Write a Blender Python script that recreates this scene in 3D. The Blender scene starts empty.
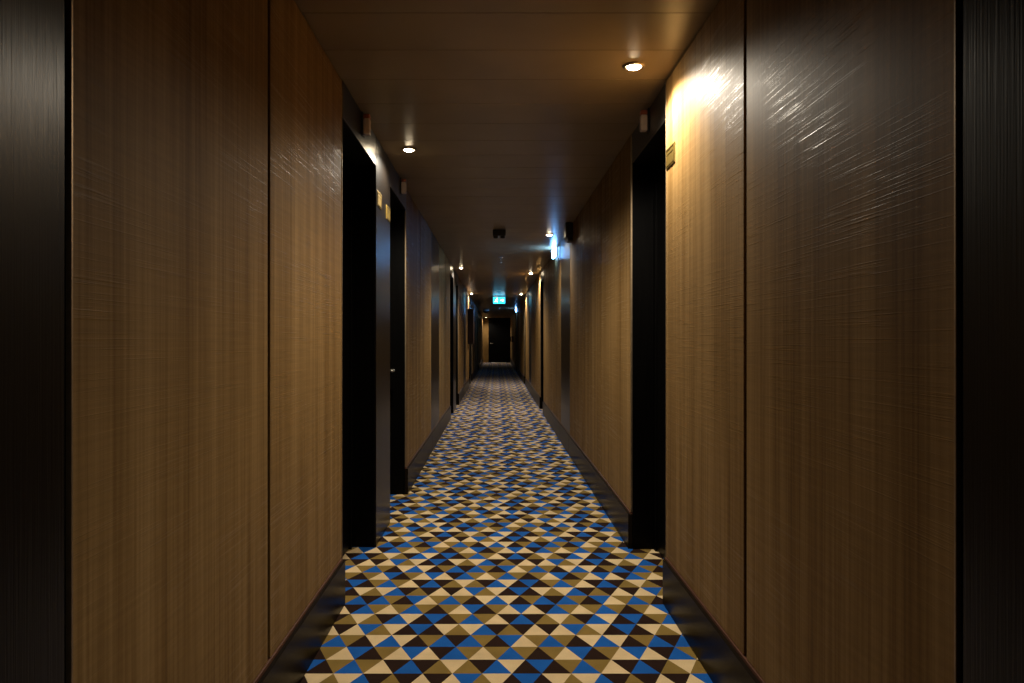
import bpy, bmesh, math, random
from mathutils import Vector, Matrix
random.seed(7)
S = bpy.context.scene
COL = S.collection
R = math.radians
H = 1.2            # lens height above the carpet
ZC = 2.385         # ceiling height
XL, XR = -0.70, 0.775      # faces of the wood panelling
YB, YE = -3.0, 36.8        # corridor runs from behind the lens to the end wall

# ------------------------------------------------------------------ materials
def new_mat(name):
    m = bpy.data.materials.new(name); m.use_nodes = True
    nt = m.node_tree; nt.nodes.clear()
    out = nt.nodes.new('ShaderNodeOutputMaterial')
    return m, nt, out
def N(nt, t, **kw):
    n = nt.nodes.new(t)
    for k, v in kw.items(): setattr(n, k, v)
    return n
def bsdf(nt, out, col=(.5,.5,.5), rough=.5, metal=0, spec=.5):
    b = N(nt, 'ShaderNodeBsdfPrincipled')
    b.inputs['Base Color'].default_value = (*col, 1)
    b.inputs['Roughness'].default_value = rough
    b.inputs['Metallic'].default_value = metal
    b.inputs['Specular IOR Level'].default_value = spec
    nt.links.new(b.outputs[0], out.inputs[0])
    return b
def coords(nt, scale, rnd=0):
    tc = N(nt, 'ShaderNodeTexCoord')
    mp = N(nt, 'ShaderNodeMapping')
    mp.inputs['Scale'].default_value = scale
    nt.links.new(tc.outputs['Object'], mp.inputs['Vector'])
    if rnd:
        oi = N(nt, 'ShaderNodeObjectInfo')
        cx = N(nt, 'ShaderNodeCombineXYZ')
        mu = N(nt, 'ShaderNodeMath', operation='MULTIPLY'); mu.inputs[1].default_value = rnd
        nt.links.new(oi.outputs['Random'], mu.inputs[0])
        nt.links.new(mu.outputs[0], cx.inputs[0])
        nt.links.new(cx.outputs[0], mp.inputs['Location'])
    return mp.outputs[0]
def noise(nt, vec, scale=1, detail=3, rough=.5):
    n = N(nt, 'ShaderNodeTexNoise')
    n.inputs['Scale'].default_value = scale
    n.inputs['Detail'].default_value = detail
    n.inputs['Roughness'].default_value = rough
    nt.links.new(vec, n.inputs['Vector'])
    return n.outputs['Fac']
def ramp(nt, fac, stops):
    r = N(nt, 'ShaderNodeValToRGB')
    e = r.color_ramp.elements
    while len(e) < len(stops): e.new(.5)
    for i, (p, c) in enumerate(stops):
        e[i].position = p; e[i].color = (*c, 1) if len(c) == 3 else c
    nt.links.new(fac, r.inputs[0])
    return r.outputs[0]
def math_(nt, op, a, b):
    n = N(nt, 'ShaderNodeMath', operation=op)
    for i, v in enumerate((a, b)):
        if isinstance(v, (int, float)): n.inputs[i].default_value = v
        else: nt.links.new(v, n.inputs[i])
    return n.outputs[0]
def mixc(nt, mode, fac, a, b):
    n = N(nt, 'ShaderNodeMix', data_type='RGBA', blend_type=mode)
    n.inputs[0].default_value = fac
    for i, v in ((6, a), (7, b)):
        if isinstance(v, tuple): n.inputs[i].default_value = (*v, 1)
        else: nt.links.new(v, n.inputs[i])
    return n.outputs[2]
def bump(nt, b, h, dist, strength=1.0):
    n = N(nt, 'ShaderNodeBump')
    n.inputs['Strength'].default_value = strength
    n.inputs['Distance'].default_value = dist
    nt.links.new(h, n.inputs['Height'])
    nt.links.new(n.outputs[0], b.inputs['Normal'])

def mat_veneer():
    m, nt, out = new_mat('wood_veneer')
    b = bsdf(nt, out, rough=.5, spec=.07)
    broad = noise(nt, coords(nt, (1, 9, .25), 40), 1, 4, .6)
    fine = noise(nt, coords(nt, (1, 85, .9), 40), 1, 3, .6)
    cross = noise(nt, coords(nt, (1, 4.5, 95), 17), 1, 2, .5)
    g = math_(nt, 'ADD', math_(nt, 'MULTIPLY', broad, .62), math_(nt, 'MULTIPLY', fine, .38))
    col = ramp(nt, g, [(.32, (.104, .053, .0155)), (.45, (.186, .105, .034)), (.55, (.250, .150, .056)), (.68, (.325, .203, .083))])
    cr = ramp(nt, cross, [(.35, (.80, .80, .80)), (.65, (1, 1, 1))])
    nt.links.new(mixc(nt, 'MULTIPLY', .5, col, cr), b.inputs['Base Color'])
    # cross-cut saw marks in the veneer, broken into short lengths
    saw = ramp(nt, noise(nt, coords(nt, (1, 3.0, 260), 17), 1, 2, .55), [(.54, (0, 0, 0)), (.72, (1, 1, 1))])
    gate = ramp(nt, noise(nt, coords(nt, (1, 1.6, 3.2), 9), 1, 2), [(.38, (.15, .15, .15)), (.62, (1, 1, 1))])
    saw = math_(nt, 'MULTIPLY', saw, gate)
    # the burnished saw marks are smoother than the open grain round them
    nt.links.new(ramp(nt, saw, [(.05, (.56, .56, .56)), (.5, (.30, .30, .30))]), b.inputs['Roughness'])
    hgt = math_(nt, 'ADD', saw, math_(nt, 'MULTIPLY', fine, .3))
    bump(nt, b, hgt, .00075, .5)
    return m
def mat_dark(name, col=(.014, .010, .008), rough=.3, grain=.0016, spec=.5):
    m, nt, out = new_mat(name)
    b = bsdf(nt, out, col, rough, spec=spec)
    f = noise(nt, coords(nt, (190, 190, 2.6), 30), 1, 3, .6)
    c = ramp(nt, f, [(.3, tuple(x*.6 for x in col)), (.7, tuple(x*1.5 for x in col))])
    nt.links.new(c, b.inputs['Base Color'])
    if grain: bump(nt, b, f, grain, .6)
    return m
def mat_plain(name, col, rough=.5, metal=0, spec=.5, n=0, nscale=40):
    m, nt, out = new_mat(name)
    b = bsdf(nt, out, col, rough, metal, spec)
    f = noise(nt, coords(nt, (1, 1, 1)), nscale, 3)
    c = ramp(nt, f, [(.3, tuple(x*.85 for x in col)), (.7, tuple(min(1, x*1.1) for x in col))])
    nt.links.new(c, b.inputs['Base Color'])
    if n: bump(nt, b, f, n, .5)
    return m
def mat_emit(name, col, strength):
    m, nt, out = new_mat(name)
    e = N(nt, 'ShaderNodeEmission')
    e.inputs[0].default_value = (*col, 1); e.inputs[1].default_value = strength
    nt.links.new(e.outputs[0], out.inputs[0])
    return m
def mat_carpet(name, col):
    m, nt, out = new_mat(name)
    b = bsdf(nt, out, col, .95, spec=.1)
    f = noise(nt, coords(nt, (1, 1, 1)), 420, 2, .7)
    g = noise(nt, coords(nt, (1, 1, 1)), 9, 2, .5)
    k = math_(nt, 'ADD', math_(nt, 'MULTIPLY', f, .6), math_(nt, 'MULTIPLY', g, .4))
    c = ramp(nt, k, [(.3, tuple(x*.72 for x in col)), (.7, tuple(x*1.22 for x in col))])
    nt.links.new(c, b.inputs['Base Color'])
    bump(nt, b, f, .003, .5)
    return m

M = {}
M['veneer'] = mat_veneer()
M['dark'] = mat_dark('dark_stained_oak', (.0036, .0027, .0020), .30, .0008, .22)
M['black'] = mat_dark('black_door_lacquer', (.0013, .0011, .0010), .36, .0003, .07)
M['gloss'] = mat_dark('polished_black_frame', (.008, .007, .006), .33, .0004, .55)
M['void'] = mat_plain('black_backing', (.003, .003, .003), .8, spec=.1)
M['plinth'] = mat_plain('dark_gloss_plinth', (.009, .006, .0035), .3, 0, .04)
M['trim'] = mat_plain('bronze_edge_metal', (.36, .27, .17), .45, 1)
M['redline'] = mat_plain('reddish_reveal', (.10, .035, .015), .45)
M['steel'] = mat_plain('satin_steel', (.62, .58, .50), .3, 1)
M['brass'] = mat_plain('aged_brass', (.22, .15, .042), .55, 1, n=.003, nscale=70)
M['brass_dark'] = mat_plain('dark_brass', (.16, .11, .03), .5, 1)
M['white'] = mat_plain('white_plastic', (.62, .58, .52), .45)
M['pale'] = mat_plain('pale_lens', (.62, .48, .40), .35)
M['red'] = mat_plain('red_lens', (.40, .10, .05), .3)
M['black_plastic'] = mat_plain('black_plastic', (.02, .018, .017), .45)
M['cabinet'] = mat_dark('brown_cabinet', (.030, .012, .008), .4, .0004)
M['lamp'] = mat_emit('lamp_lens_glow', (1, .80, .52), 110)
M['blue'] = mat_emit('blue_sign_glow', (.18, .46, 1.0), 55)
M['cyan'] = mat_emit('cyan_sign_glow', (.03, .52, .90), 3.5)
M['pict'] = mat_emit('pale_pictogram_glow', (.45, .90, 1.0), 8)

# ceiling: lacquered boards with a satin sheen
def mat_ceiling():
    m, nt, out = new_mat('lacquered_ceiling')
    b = bsdf(nt, out, (.23, .165, .10), .34, spec=.24)
    f = noise(nt, coords(nt, (3, 3, 3)), 1, 3)
    c = ramp(nt, f, [(.3, (.22, .163, .092)), (.7, (.27, .20, .115))])
    nt.links.new(c, b.inputs['Base Color'])
    return m
M['ceiling'] = mat_ceiling()

# ------------------------------------------------------------------ mesh helpers
class MB:
    def __init__(s): s.bm = bmesh.new(); s.mats = []
    def mi(s, m):
        if m not in s.mats: s.mats.append(m)
        return s.mats.index(m)
    def box(s, x0, x1, y0, y1, z0, z1, m, bev=0.0, seg=1):
        x0, x1 = min(x0, x1), max(x0, x1)
        t = bmesh.new()
        bmesh.ops.create_cube(t, size=1)
        for v in t.verts:
            v.co = Vector((x0 + (v.co.x+.5)*(x1-x0), y0 + (v.co.y+.5)*(y1-y0), z0 + (v.co.z+.5)*(z1-z0)))
        if bev:
            bmesh.ops.bevel(t, geom=list(t.edges), offset=bev, segments=seg, profile=.5, affect='EDGES')
        s.take(t, m)
    def take(s, t, m, smooth=False):
        i = s.mi(m); vm = {}
        for v in t.verts: vm[v] = s.bm.verts.new(v.co)
        for f in t.faces:
            nf = s.bm.faces.new([vm[v] for v in f.verts]); nf.material_index = i; nf.smooth = smooth
        t.free()
    def lathe(s, prof, m, seg=28, center=(0, 0, 0), axis='Z'):
        t = bmesh.new(); rings = []
        for (r, z) in prof:
            if r < 1e-6: rings.append([t.verts.new((0, 0, z))])
            else: rings.append([t.verts.new((r*math.cos(2*math.pi*k/seg), r*math.sin(2*math.pi*k/seg), z)) for k in range(seg)])
        for a, b in zip(rings[:-1], rings[1:]):
            for k in range(seg):
                k2 = (k+1) % seg
                if len(a) == 1 and len(b) == 1: continue
                if len(a) == 1: t.faces.new((a[0], b[k], b[k2]))
                elif len(b) == 1: t.faces.new((a[k], a[k2], b[0]))
                else: t.faces.new((a[k], a[k2], b[k2], b[k]))
        bmesh.ops.recalc_face_normals(t, faces=list(t.faces))
        for v in t.verts:
            c = v.co.copy()
            if axis == 'X': c = Vector((c.z, c.x, c.y))
            elif axis == 'Y': c = Vector((c.x, c.z, c.y))
            v.co = c + Vector(center)
        s.take(t, m, True)
    def tube(s, pts, r, m, seg=12):
        t = bmesh.new(); rings = []
        for i, p in enumerate(pts):
            p = Vector(p)
            d = (Vector(pts[min(i+1, len(pts)-1)]) - Vector(pts[max(i-1, 0)])).normalized()
            u = d.orthogonal().normalized() if abs(d.z) > .9 else Vector((0, 0, 1)).cross(d).normalized()
            w = d.cross(u)
            rings.append([t.verts.new(p + r*(math.cos(2*math.pi*k/seg)*u + math.sin(2*math.pi*k/seg)*w)) for k in range(seg)])
        for a, b in zip(rings[:-1], rings[1:]):
            for k in range(seg): t.faces.new((a[k], a[(k+1) % seg], b[(k+1) % seg], b[k]))
        t.faces.new(rings[0][::-1]); t.faces.new(rings[-1])
        bmesh.ops.recalc_face_normals(t, faces=list(t.faces))
        s.take(t, m, True)
    def prism(s, poly, thick, m, place):
        """extrude a 2-D outline; place maps (u, v, w) to a point"""
        t = bmesh.new()
        a = [t.verts.new(place(u, v, 0)) for u, v in poly]
        b = [t.verts.new(place(u, v, thick)) for u, v in poly]
        t.faces.new(a); t.faces.new(b[::-1])
        n = len(poly)
        for k in range(n): t.faces.new((a[k], a[(k+1) % n], b[(k+1) % n], b[k]))
        bmesh.ops.recalc_face_normals(t, faces=list(t.faces))
        s.take(t, m)
    def build(s, name, parent=None, loc=None):
        me = bpy.data.meshes.new(name)
        s.bm.to_mesh(me); s.bm.free()
        for m in s.mats: me.materials.append(m)
        o = bpy.data.objects.new(name, me); COL.objects.link(o)
        if parent: o.parent = parent
        if loc: o.location = loc
        return o
def tag(o, label=None, cat=None, group=None, kind=None):
    if label: o['label'] = label
    if cat: o['category'] = cat
    if group: o['group'] = group
    if kind: o['kind'] = kind
    return o
def empty(name, loc, rz=0):
    o = bpy.data.objects.new(name, None); COL.objects.link(o)
    o.empty_display_size = .05
    o.location = loc; o.rotation_euler = (0, 0, rz)
    return o
def copy_tree(o, parent=None):
    c = o.copy(); COL.objects.link(c)
    if parent: c.parent = parent
    for ch in list(o.children): copy_tree(ch, c)
    return c

# ------------------------------------------------------------------ floor: carpet of coloured triangles
ROWS = {0: (3, 'BDTBTLDBDTLTDBLD'),      # (half-column of first letter, 16 triangles across one repeat)
        1: (-5, 'LDBTLTBTDTLBDTLB'),
        2: (-5, 'TBDBTDBLTBTDLBLD'),
        3: (-5, 'DLTLBDTDLDLBTLDB')}
def tri_col(n, c):
    k, q = n % 4, n // 4
    c0, s = ROWS[k]
    return s[(c + 8*q - c0) % 16]
def make_floor():
    HC, RD = .0535, .10805          # half a triangle's base, one row's depth
    Y0, X0 = .002998*H*690, .0035
    cm = {'B': mat_carpet('carpet_blue', (.009, .094, .37)), 'L': mat_carpet('carpet_cream', (.66, .50, .28)),
          'T': mat_carpet('carpet_olive', (.215, .140, .036)), 'D': mat_carpet('carpet_brown', (.020, .0085, .005))}
    bm = bmesh.new(); order = 'BLTD'; vs = {}
    def V(c, n):
        if (c, n) not in vs: vs[(c, n)] = bm.verts.new((X0 + HC*c, Y0 + RD*n, 0))
        return vs[(c, n)]
    n0, n1 = math.floor((YB-.1-Y0)/RD), math.ceil((YE+.1-Y0)/RD)
    for n in range(n0, n1):
        for c in range(-19, 20):
            if (c - n) % 2 == 0: f = (V(c-1, n), V(c+1, n), V(c, n+1))
            else: f = (V(c, n), V(c+1, n+1), V(c-1, n+1))
            fc = bm.faces.new(f); fc.material_index = order.index(tri_col(n, c))
    me = bpy.data.meshes.new('floor'); bm.to_mesh(me); bm.free()
    for k in order: me.materials.append(cm[k])
    o = bpy.data.objects.new('floor', me); COL.objects.link(o)
    tag(o, 'carpet of blue, cream, olive and brown triangles along the corridor', 'floor', kind='structure')
make_floor()

# ------------------------------------------------------------------ ceiling
c = MB()
y = 2.50 - .32*18
while y < YE + .1:
    c.box(-1.0, 1.05, y+.0012, y+.3188, ZC, ZC+.02, M['ceiling'], .0012)
    y += .32
c.box(-1.05, 1.1, YB-.2, YE+.2, ZC+.02, ZC+.1, M['void'])
tag(c.build('ceiling'), 'glossy brown ceiling of wide cross boards', 'ceiling', kind='structure')

# ------------------------------------------------------------------ the two long walls
# runs along each side: 'p' wood panels (list of joints), 'k' dark oak panel, 'd' recessed door, 's' polished pilaster
LEFT = [('p', YB, -1.9, -.9, .06), ('k', .06, 1.12), ('p', 1.134, 2.128, 3.136), ('d', 3.136, 4.0), ('s', 4.0, 4.53), ('d', 4.53, 5.36),
        ('p', 5.36, 6.40, 7.43), ('k', 7.43, 8.47), ('p', 8.47, 9.48, 10.5), ('d', 10.5, 11.25), ('s', 11.25, 12.0), ('d', 12.0, 12.8),
        ('p', 12.8, 13.85, 14.9), ('k', 14.9, 15.85), ('p', 15.85, 16.9, 17.9), ('d', 17.9, 18.7), ('s', 18.7, 19.3), ('d', 19.3, 20.15),
        ('p', 20.15, 21.2, 22.2), ('k', 22.2, 23.2), ('p', 23.2, 24.2, 25.2), ('d', 25.2, 26.0), ('s', 26.0, 26.6), ('d', 26.6, 27.4),
        ('p', 27.4, 28.5, 29.5), ('k', 29.5, 30.5), ('p', 30.5, 32.5, 34.6, YE)]
RIGHT = [('p', YB, -1.9, -.9, .10), ('k', .10, 1.146), ('p', 1.16, 2.147, 3.146), ('d', 3.146, 3.96), ('p', 3.96, 5.09, 6.15, 7.22),
         ('k', 7.22, 8.2), ('p', 8.2, 9.2, 10.2, 11.23), ('d', 11.23, 12.04), ('p', 12.04, 13.1, 14.1, 15.1), ('k', 15.1, 16.1),
         ('p', 16.1, 17.1, 18.1), ('d', 18.1, 18.9), ('p', 18.9, 19.9, 20.9, 22.0), ('k', 22.0, 23.0), ('p', 23.0, 24.0, 25.2),
         ('d', 25.2, 26.0), ('p', 26.0, 27.5, 29.0), ('k', 29.0, 30.0), ('p', 30.0, 32.3, 34.5, YE)]
HEAD = 2.21
DEEP = .14         # door leaf behind the panel face
door_no = 0
ORD = ['nearest', 'second', 'third', 'fourth', 'fifth', 'sixth', 'seventh', 'eighth', 'ninth']
def side(nm, X, sg, runs):
    """sg = outward direction (-1 left, +1 right)"""
    global door_no
    w = MB()
    base = MB()
    P = lambda t: X + sg*t                       # t > 0 goes into the wall
    wall = None
    todo = []
    for r in runs:
        k, ys = r[0], r[1:]
        y0, y1 = ys[0], ys[-1]
        if k == 'd':
            w.box(P(DEEP+.045), P(.30), y0, y1, 0, ZC, M['void'])
        else:
            w.box(P(.0085), P(.30), y0, y1, 0, ZC, M['black'])
            if k in 'pk' and y1 > .05:
                base.box(P(-.016), P(.008), y0+(.002 if y0 > 0 else 0), y1-.002, 0, .200, M['plinth'], .002)
                base.box(P(-.004), P(.008), y0+.004, y1-.004, .2005, .212, M['redline'])
        todo.append((k, ys))
    wall = w.build('wall_' + nm)
    tag(wall, 'long %s corridor wall of wood panels and recessed black doors' % nm, 'wall', kind='structure')
    tag(base.build('baseboard_' + nm), 'tall dark glossy baseboard along the %s wall' % nm, 'baseboard', kind='structure')
    prev = last = None
    nth = -1
    for k, ys in todo:
        prev, last = last, k
        y0, y1 = ys[0], ys[-1]
        if y1 < 0 and k == 'p' : pass
        if k == 'p':
            for i in range(len(ys)-1):
                a, b = ys[i], ys[i+1]
                p = MB()
                p.box(P(0), P(.008), a+(.005 if i == 0 else .012), b-(.005 if i == len(ys)-2 else .012), .214, ZC-.006, M['veneer'], .0015)
                po = p.build('wood_panel', wall)
                if a < 0: continue
                for e, yy in ((0, a), (1, b)):
                    if (e == 0 and i == 0) or (e == 1 and i == len(ys)-2):
                        t = MB()
                        yc = yy + .0015 if e == 0 else yy - .0045
                        t.box(P(-.002), P(.008), yc-.001, yc+.004, .214, ZC-.006, M['trim'], .0006)
                        t.build('edge_trim', po)
        elif k == 'k':
            p = MB(); p.box(P(-.002), P(.008), y0+.004, y1-.002, .214, ZC-.004, M['dark'], .002)
            p.build('dark_panel', wall)['label'] = 'dark stained oak panel'
        elif k == 's':
            p = MB(); p.box(P(-.005), P(.008), y0, y1, 0.0, ZC-.004, M['dark'], .003)
            p.build('pilaster', wall)['label'] = 'polished black pilaster between two doors'
        elif k == 'd':
            h = MB(); h.box(P(.005 if sg > 0 else -.004), P(DEEP+.044), y0+.001, y1-.001, HEAD, ZC-.004, M['gloss'], .002)
            h.build('door_header', wall)['label'] = 'polished black header over the door recess'
            door_no += 1; nth += 1
            far = prev == 's'
            d = MB()
            d.box(P(DEEP), P(DEEP+.044), y0+.05, y1-.05, .008, HEAD-.05, M['black'], .002)
            dr = d.build('door_%d' % door_no)
            tag(dr, '%s black door set back in the %s corridor wall' % (ORD[nth], nm), 'door', kind='structure')
            f = MB()
            for (q0, q1, z0, z1) in ((y0+.001, y0+.048, 0, HEAD-.001), (y1-.048, y1-.001, 0, HEAD-.001), (y0+.048, y1-.048, HEAD-.048, HEAD-.001)):
                f.box(P(DEEP-.012), P(DEEP+.044), q0, q1, z0, z1, M['black'], .002)
            f.build('door_frame', dr)
            g = MB()
            yh = y1 - .115 if far else y0 + .115; hs = 1 if far else -1
            g.lathe([(0, 0), (.026, 0), (.026, -.008*sg), (.012, -.012*sg), (0, -.012*sg)] if sg > 0 else [(0, 0), (.026, 0), (.026, .008), (.012, .012), (0, .012)],
                    M['steel'], 20, (P(DEEP), yh, .97), 'X')
            g.tube([(P(DEEP-.006), yh, .97), (P(DEEP-.05), yh, .97), (P(DEEP-.064), yh-.006*hs, .97), (P(DEEP-.066), yh-.02*hs, .97), (P(DEEP-.066), yh-.125*hs, .97)], .0095, M['steel'])
            g.build('door_handle', dr)['label'] = 'pale metal lever handle'
side('left', XL, -1, LEFT)
side('right', XR, 1, RIGHT)

# back wall behind the lens and the end wall
b = MB(); b.box(-1.0, 1.1, YB-.15, YB, 0, ZC, M['black'])
tag(b.build('wall_back'), 'dark wall behind the viewer', 'wall', kind='structure')
e = MB(); e.box(-1.0, 1.1, YE, YE+.15, 0, ZC, M['void'])
we = tag(e.build('wall_end'), 'end wall closing the corridor', 'wall', kind='structure')
p = MB(); p.box(XL+.001, -.40, YE-.02, YE, .0, ZC-.006, M['veneer'], .001); p.build('wood_panel', we)
door_no += 1
d = MB()
d.box(-.38, .735, YE-.05, YE, .008, 2.33, M['black'], .002)
dr = tag(d.build('door_%d' % door_no), 'wide black door closing the far end of the corridor', 'door', kind='structure')
f = MB()
for (a0, a1, z0, z1) in ((-.398, -.38, 0, ZC-.01), (.735, .772, 0, ZC-.01), (-.38, .735, 2.33, ZC-.01)):
    f.box(a0, a1, YE-.07, YE, z0, z1, M['black'], .002)
f.build('door_frame', dr)
g = MB()
g.tube([(-.28, YE-.05, 1.02), (-.28, YE-.1, 1.02), (-.27, YE-.115, 1.02), (-.15, YE-.115, 1.02)], .011, M['steel'])
g.lathe([(0, 0), (.028, 0), (.028, -.01), (0, -.012)], M['steel'], 20, (-.28, YE-.05, 1.02), 'Y')
g.build('door_handle', dr)['label'] = 'pale metal lever handle'
t = MB(); t.box(-.25, .55, YE-.30, YE-.06, .0, .012, M['steel'], .004)
tag(t.build('trim_1'), 'pale metal threshold strip at the foot of the far door', 'threshold', kind='structure')

# ------------------------------------------------------------------ ceiling downlights
def make_downlight():
    root = empty('downlight', (0, 0, ZC))
    r = MB(); r.lathe([(.047, 0), (.047, -.004), (.043, -.008), (.034, -.009), (.031, -.004), (.031, 0)], M['trim'], 32)
    r.build('trim_ring', root)
    l = MB(); l.lathe([(.031, -.003), (.027, -.010), (.018, -.0145), (.008, -.0165), (0, -.017)], M['lamp'], 28)
    l.build('lens', root)['label'] = 'glowing warm lens'
    return root
LAMPS = [(.596, 2.98, 1.0, 'bright round ceiling downlight beside the nearest right wood panel'),
         (-.54, 4.28, 1.0, 'round ceiling downlight beside the nearest left polished pilaster'),
         (.596, 7.75, 1.0, 'round ceiling downlight right above the blue lit hanging sign'),
         (-.574, 11.3, 1.0, 'small distant ceiling downlight on the left, above the second pair of doors'),
         (.616, 12.2, 1.0, 'small distant ceiling downlight on the right, third one along the right wall'),
         (.64, 17.7, 1.0, 'tiny far ceiling downlight on the right, just before the cyan exit sign'),
         (-.62, 17.6, 1.0, 'tiny far ceiling downlight on the left, above the brown wall cabinet'),
         (-.50, 35.9, .9, 'farthest ceiling downlight, over the left side of the end wall')]
PW = 102.0
proto = make_downlight()
def spot(x, y, k):
    L = bpy.data.lights.new('downlight_beam', 'SPOT')
    L.energy = PW*k; L.color = (1, .89, .72)
    L.spot_size = R(156); L.spot_blend = .6; L.shadow_soft_size = .024
    o = bpy.data.objects.new('downlight_beam', L); COL.objects.link(o)
    o.location = (x, y, ZC-.045)
for i, (x, y, k, lab) in enumerate(LAMPS):
    o = proto if i == 0 else copy_tree(proto)
    o.location = (x, y, ZC)
    tag(o, lab, 'downlight', 'ceiling downlights')
    spot(x, y, k)
spot(.596, -1.45, .55)     # unseen downlight assumed behind the viewer, added to even out the near walls

# ------------------------------------------------------------------ blue blade signs hung along the right wall
def figure(mb, what, mat, place, s=1.0):
    """running figure, doorway and arrow in plain strokes, u across, v up"""
    def bar(u0, v0, u1, v1, w):
        d = Vector((u1-u0, v1-v0)).normalized(); n = Vector((-d.y, d.x))*w/2
        mb.prism([((u0+n.x)*s, (v0+n.y)*s), ((u1+n.x)*s, (v1+n.y)*s), ((u1-n.x)*s, (v1-n.y)*s), ((u0-n.x)*s, (v0-n.y)*s)], .0025, mat, place)
    if what == 'arrow':
        bar(.030, 0, .085, 0, .020)
        mb.prism([(.080*s, .034*s), (.122*s, 0), (.080*s, -.034*s)], .0025, mat, place)
        return
    mb.prism([((-.052+.012*math.cos(a*math.pi/6))*s, (.047+.012*math.sin(a*math.pi/6))*s) for a in range(12)], .0025, mat, place)
    bar(-.058, .032, -.072, -.008, .020); bar(-.058, .028, -.032, .014, .009); bar(-.064, .026, -.092, .012, .009)
    bar(-.072, -.006, -.045, -.022, .012); bar(-.045, -.020, -.048, -.056, .010); bar(-.076, -.006, -.092, -.032, .012); bar(-.090, -.030, -.118, -.034, .010)
def wall_sign(y, lab):
    r = empty('exit_sign', (XR, y, 2.315))
    h = MB(); h.box(-.016, -.0005, -.155, .155, -.060, .062, M['white'], .004); h.build('housing', r)
    p = MB(); p.box(-.046, -.0165, -.15, .15, -.056, .058, M['blue'], .008, 2); p.build('light_panel', r)['label'] = 'blue white glowing panel'
    tag(r, lab, 'sign', 'blue lit signs on the right wall')
wall_sign(8.85, 'blue white lit sign high on the right wall, beyond the dark box')
wall_sign(25.8, 'tiny distant blue lit sign high on the right wall near the far door')

# the cyan sign across the corridor
r = empty('exit_sign', (.085, 18.55, ZC))
h = MB(); h.box(-.17, .17, -.02, .02, -.030, -.001, M['white'], .004); h.build('housing', r)
p = MB(); p.box(-.16, .16, -.008, .008, -.205, -.031, M['cyan'], .004, 2); p.build('light_panel', r)['label'] = 'cyan glowing panel'
q = MB(); figure(q, 'man', M['pict'], lambda u, v, w: (u, -.0085-w, v-.118), 1.1); q.build('running_figure', r)
q = MB(); figure(q, 'arrow', M['pict'], lambda u, v, w: (u, -.0085-w, v-.118), 1.1); q.build('arrow', r)
tag(r, 'cyan lit exit sign hanging across the far corridor, facing the viewer', 'sign')

# ------------------------------------------------------------------ small indicator lamps over the doors
def indicator():
    r = empty('indicator_light', (0, 0, ZC))
    b = MB(); b.box(-.006, .0, -.03, .03, -.125, -.006, M['black_plastic'], .002); b.build('back_plate', r)
    b = MB(); b.box(0, .034, -.02, .02, -.118, -.036, M['pale'], .006, 2); b.build('lens', r)['label'] = 'pale lens'
    b = MB(); b.box(0, .034, -.02, .02, -.0355, -.012, M['red'], .006, 2); b.build('red_lens', r)['label'] = 'reddish lens'
    return r
ind = indicator()
IND = [(XL+.012, 3.59, 0, 'small pale indicator lamp under the ceiling over the nearest left door'),
       (XL+.012, 5.03, 0, 'small pale indicator lamp over the second left door, beyond the black pilaster'),
       (XR-.003, 3.53, math.pi, 'small pale indicator lamp under the ceiling over the nearest right door')]
for i, (x, y, rz, lab) in enumerate(IND):
    o = ind if i == 0 else copy_tree(ind)
    o.location = (x, y, ZC); o.rotation_euler.z = rz
    tag(o, lab, 'indicator lamp', 'indicator lamps over the doors')

# dark box under the ceiling on the right wall
r = empty('junction_box', (XR, 7.02, ZC))
b = MB(); b.box(-.075, -.001, -.09, .09, -.150, -.002, M['black_plastic'], .006, 2); b.build('housing', r)
b = MB(); b.box(-.050, -.001, -.075, .075, -.185, -.1505, M['black_plastic'], .006, 2); b.build('lower_cover', r)
tag(r, 'dark box fixed high on the right wall beside the blue sign', 'box')

# ------------------------------------------------------------------ brass room number plates
def plate():
    r = empty('number_plate', (0, 0, 0))
    b = MB(); b.box(0, .006, -.073, .073, -.045, .045, M['brass'], .0025, 2); b.build('plate', r)
    q = MB()          # raised rim with a band across, the worn figures themselves cannot be made out
    q.box(.0055, .0078, -.066, .066, .032, .038, M['brass_dark'], .0008)
    q.box(.0055, .0078, -.066, .066, -.038, -.032, M['brass_dark'], .0008)
    q.box(.0055, .0078, -.066, -.060, -.034, .034, M['brass_dark'], .0008)
    q.box(.0055, .0078, .060, .066, -.034, .034, M['brass_dark'], .0008)
    q.box(.0055, .0076, -.062, .062, .012, .017, M['brass_dark'], .0008)
    q.build('raised_rim', r)['label'] = 'darker raised rim'
    return r
pl = plate()
PL = [(XL+.0035, 4.10, 2.03, 0, 'brass number plate on the black pilaster, the nearer of its two'),
      (XL+.0035, 4.43, 2.01, 0, 'brass number plate on the black pilaster, the farther of its two'),
      (XR+.001, 3.055, 2.015, math.pi, 'brass number plate on the bright right wood panel beside the door')]
for i, (x, y, z, rz, lab) in enumerate(PL):
    o = pl if i == 0 else copy_tree(pl)
    o.location = (x, y, z); o.rotation_euler.z = rz
    tag(o, lab, 'number plate', 'brass room number plates')

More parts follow.
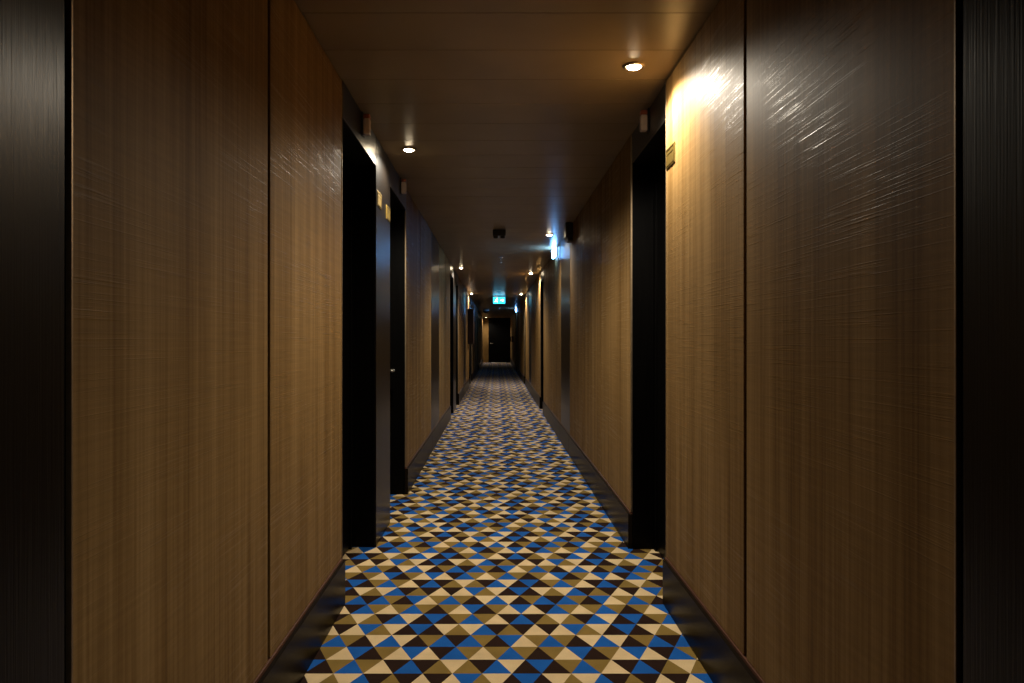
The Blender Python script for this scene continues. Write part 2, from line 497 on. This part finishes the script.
# ------------------------------------------------------------------ ceiling fittings
r = empty('ceiling_sensor', (.035, 7.43, ZC))
b = MB(); b.box(-.07, .07, -.035, .035, -.066, -.001, M['black_plastic'], .006, 2); b.build('housing', r)
for sx in (-.038, .038):
    b = MB(); b.lathe([(.026, -.0665), (.026, -.082), (.020, -.090), (0, -.093)], M['black_plastic'], 20, (sx, 0, 0)); b.build('lens', r)
tag(r, 'dark twin lens sensor box on the middle of the ceiling', 'sensor')
def sprinkler():
    r = empty('sprinkler', (0, 0, ZC))
    b = MB(); b.lathe([(.036, -.0005), (.036, -.005), (.020, -.014), (.012, -.015), (0, -.015)], M['white'], 24); b.build('escutcheon', r)
    b = MB(); b.lathe([(0, -.0155), (.010, -.0155), (.010, -.045), (.006, -.05), (.006, -.072), (0, -.072)], M['steel'], 16); b.build('body', r)
    b = MB(); b.lathe([(0, -.0725), (.022, -.0725), (.022, -.076), (0, -.078)], M['steel'], 18); b.build('deflector', r)
    return r
sp = sprinkler(); sp.location = (.065, 9.9, ZC)
tag(sp, 'small pale sprinkler under the ceiling, beyond the dark sensor box', 'sprinkler', 'ceiling sprinklers')
s2 = copy_tree(sp); s2.location = (.10, 25.5, ZC)
tag(s2, 'tiny far sprinkler under the ceiling, below the cyan exit sign in view', 'sprinkler', 'ceiling sprinklers')
# dome lamp far left
r = empty('dome_lamp', (-.38, 27.0, ZC))
b = MB(); b.lathe([(0, -.001), (.125, -.001), (.125, -.05), (.12, -.055), (0, -.056)], M['white'], 28); b.build('base', r)
b = MB(); b.lathe([(.118, -.0565), (.112, -.085), (.085, -.115), (.04, -.13), (0, -.133)], M['black_plastic'], 28); b.build('dome', r)
tag(r, 'far ceiling dome fitting with dark underside at the left before the end wall', 'dome lamp')

# ------------------------------------------------------------------ wall cabinet and wall phone
r = empty('wall_cabinet', (XL, 17.35, 1.1))
b = MB(); b.box(.0005, .125, -.33, .33, 0, .87, M['cabinet'], .004); b.build('body', r)
b = MB(); b.box(.1255, .142, -.325, .325, .005, .865, M['cabinet'], .004); dd = b.build('door', r)
b = MB(); b.tube([(.142, -.26, .38), (.165, -.26, .39), (.165, -.26, .49), (.142, -.26, .50)], .006, M['steel'], 8); b.build('handle', dd)
tag(r, 'dark brown cabinet sticking out of the left wall far down the corridor', 'cabinet')
r = empty('wall_phone', (XR, 31.2, 1.13))
b = MB(); b.box(-.07, -.0005, -.09, .09, -.02, .24, M['cabinet'], .01, 2); b.build('body', r)
b = MB(); b.tube([(-.075, -.035, .0), (-.105, -.035, .02), (-.112, -.035, .11), (-.105, -.035, .2), (-.075, -.035, .22)], .02, M['black_plastic'], 10); b.build('handset', r)
tag(r, 'small dark phone like fitting on the far right wall near the end door', 'phone')

# ------------------------------------------------------------------ world, camera, view
w = bpy.data.worlds.new('World'); S.world = w; w.use_nodes = True
w.node_tree.nodes['Background'].inputs[0].default_value = (0, 0, 0, 1)
cam = bpy.data.cameras.new('camera'); co = bpy.data.objects.new('camera', cam); COL.objects.link(co)
cam.sensor_width = 36; cam.lens = 36*690/1024
cam.shift_x = 16/1024; cam.shift_y = -1.5/1024
cam.clip_start = .02; cam.clip_end = 200
co.location = (0, 0, H); co.rotation_euler = (R(90), 0, 0)
S.camera = co
S.view_settings.view_transform = 'Standard'; S.view_settings.look = 'None'
S.view_settings.gamma = 1; S.view_settings.use_curve_mapping = False
S.view_settings.exposure = 0.0
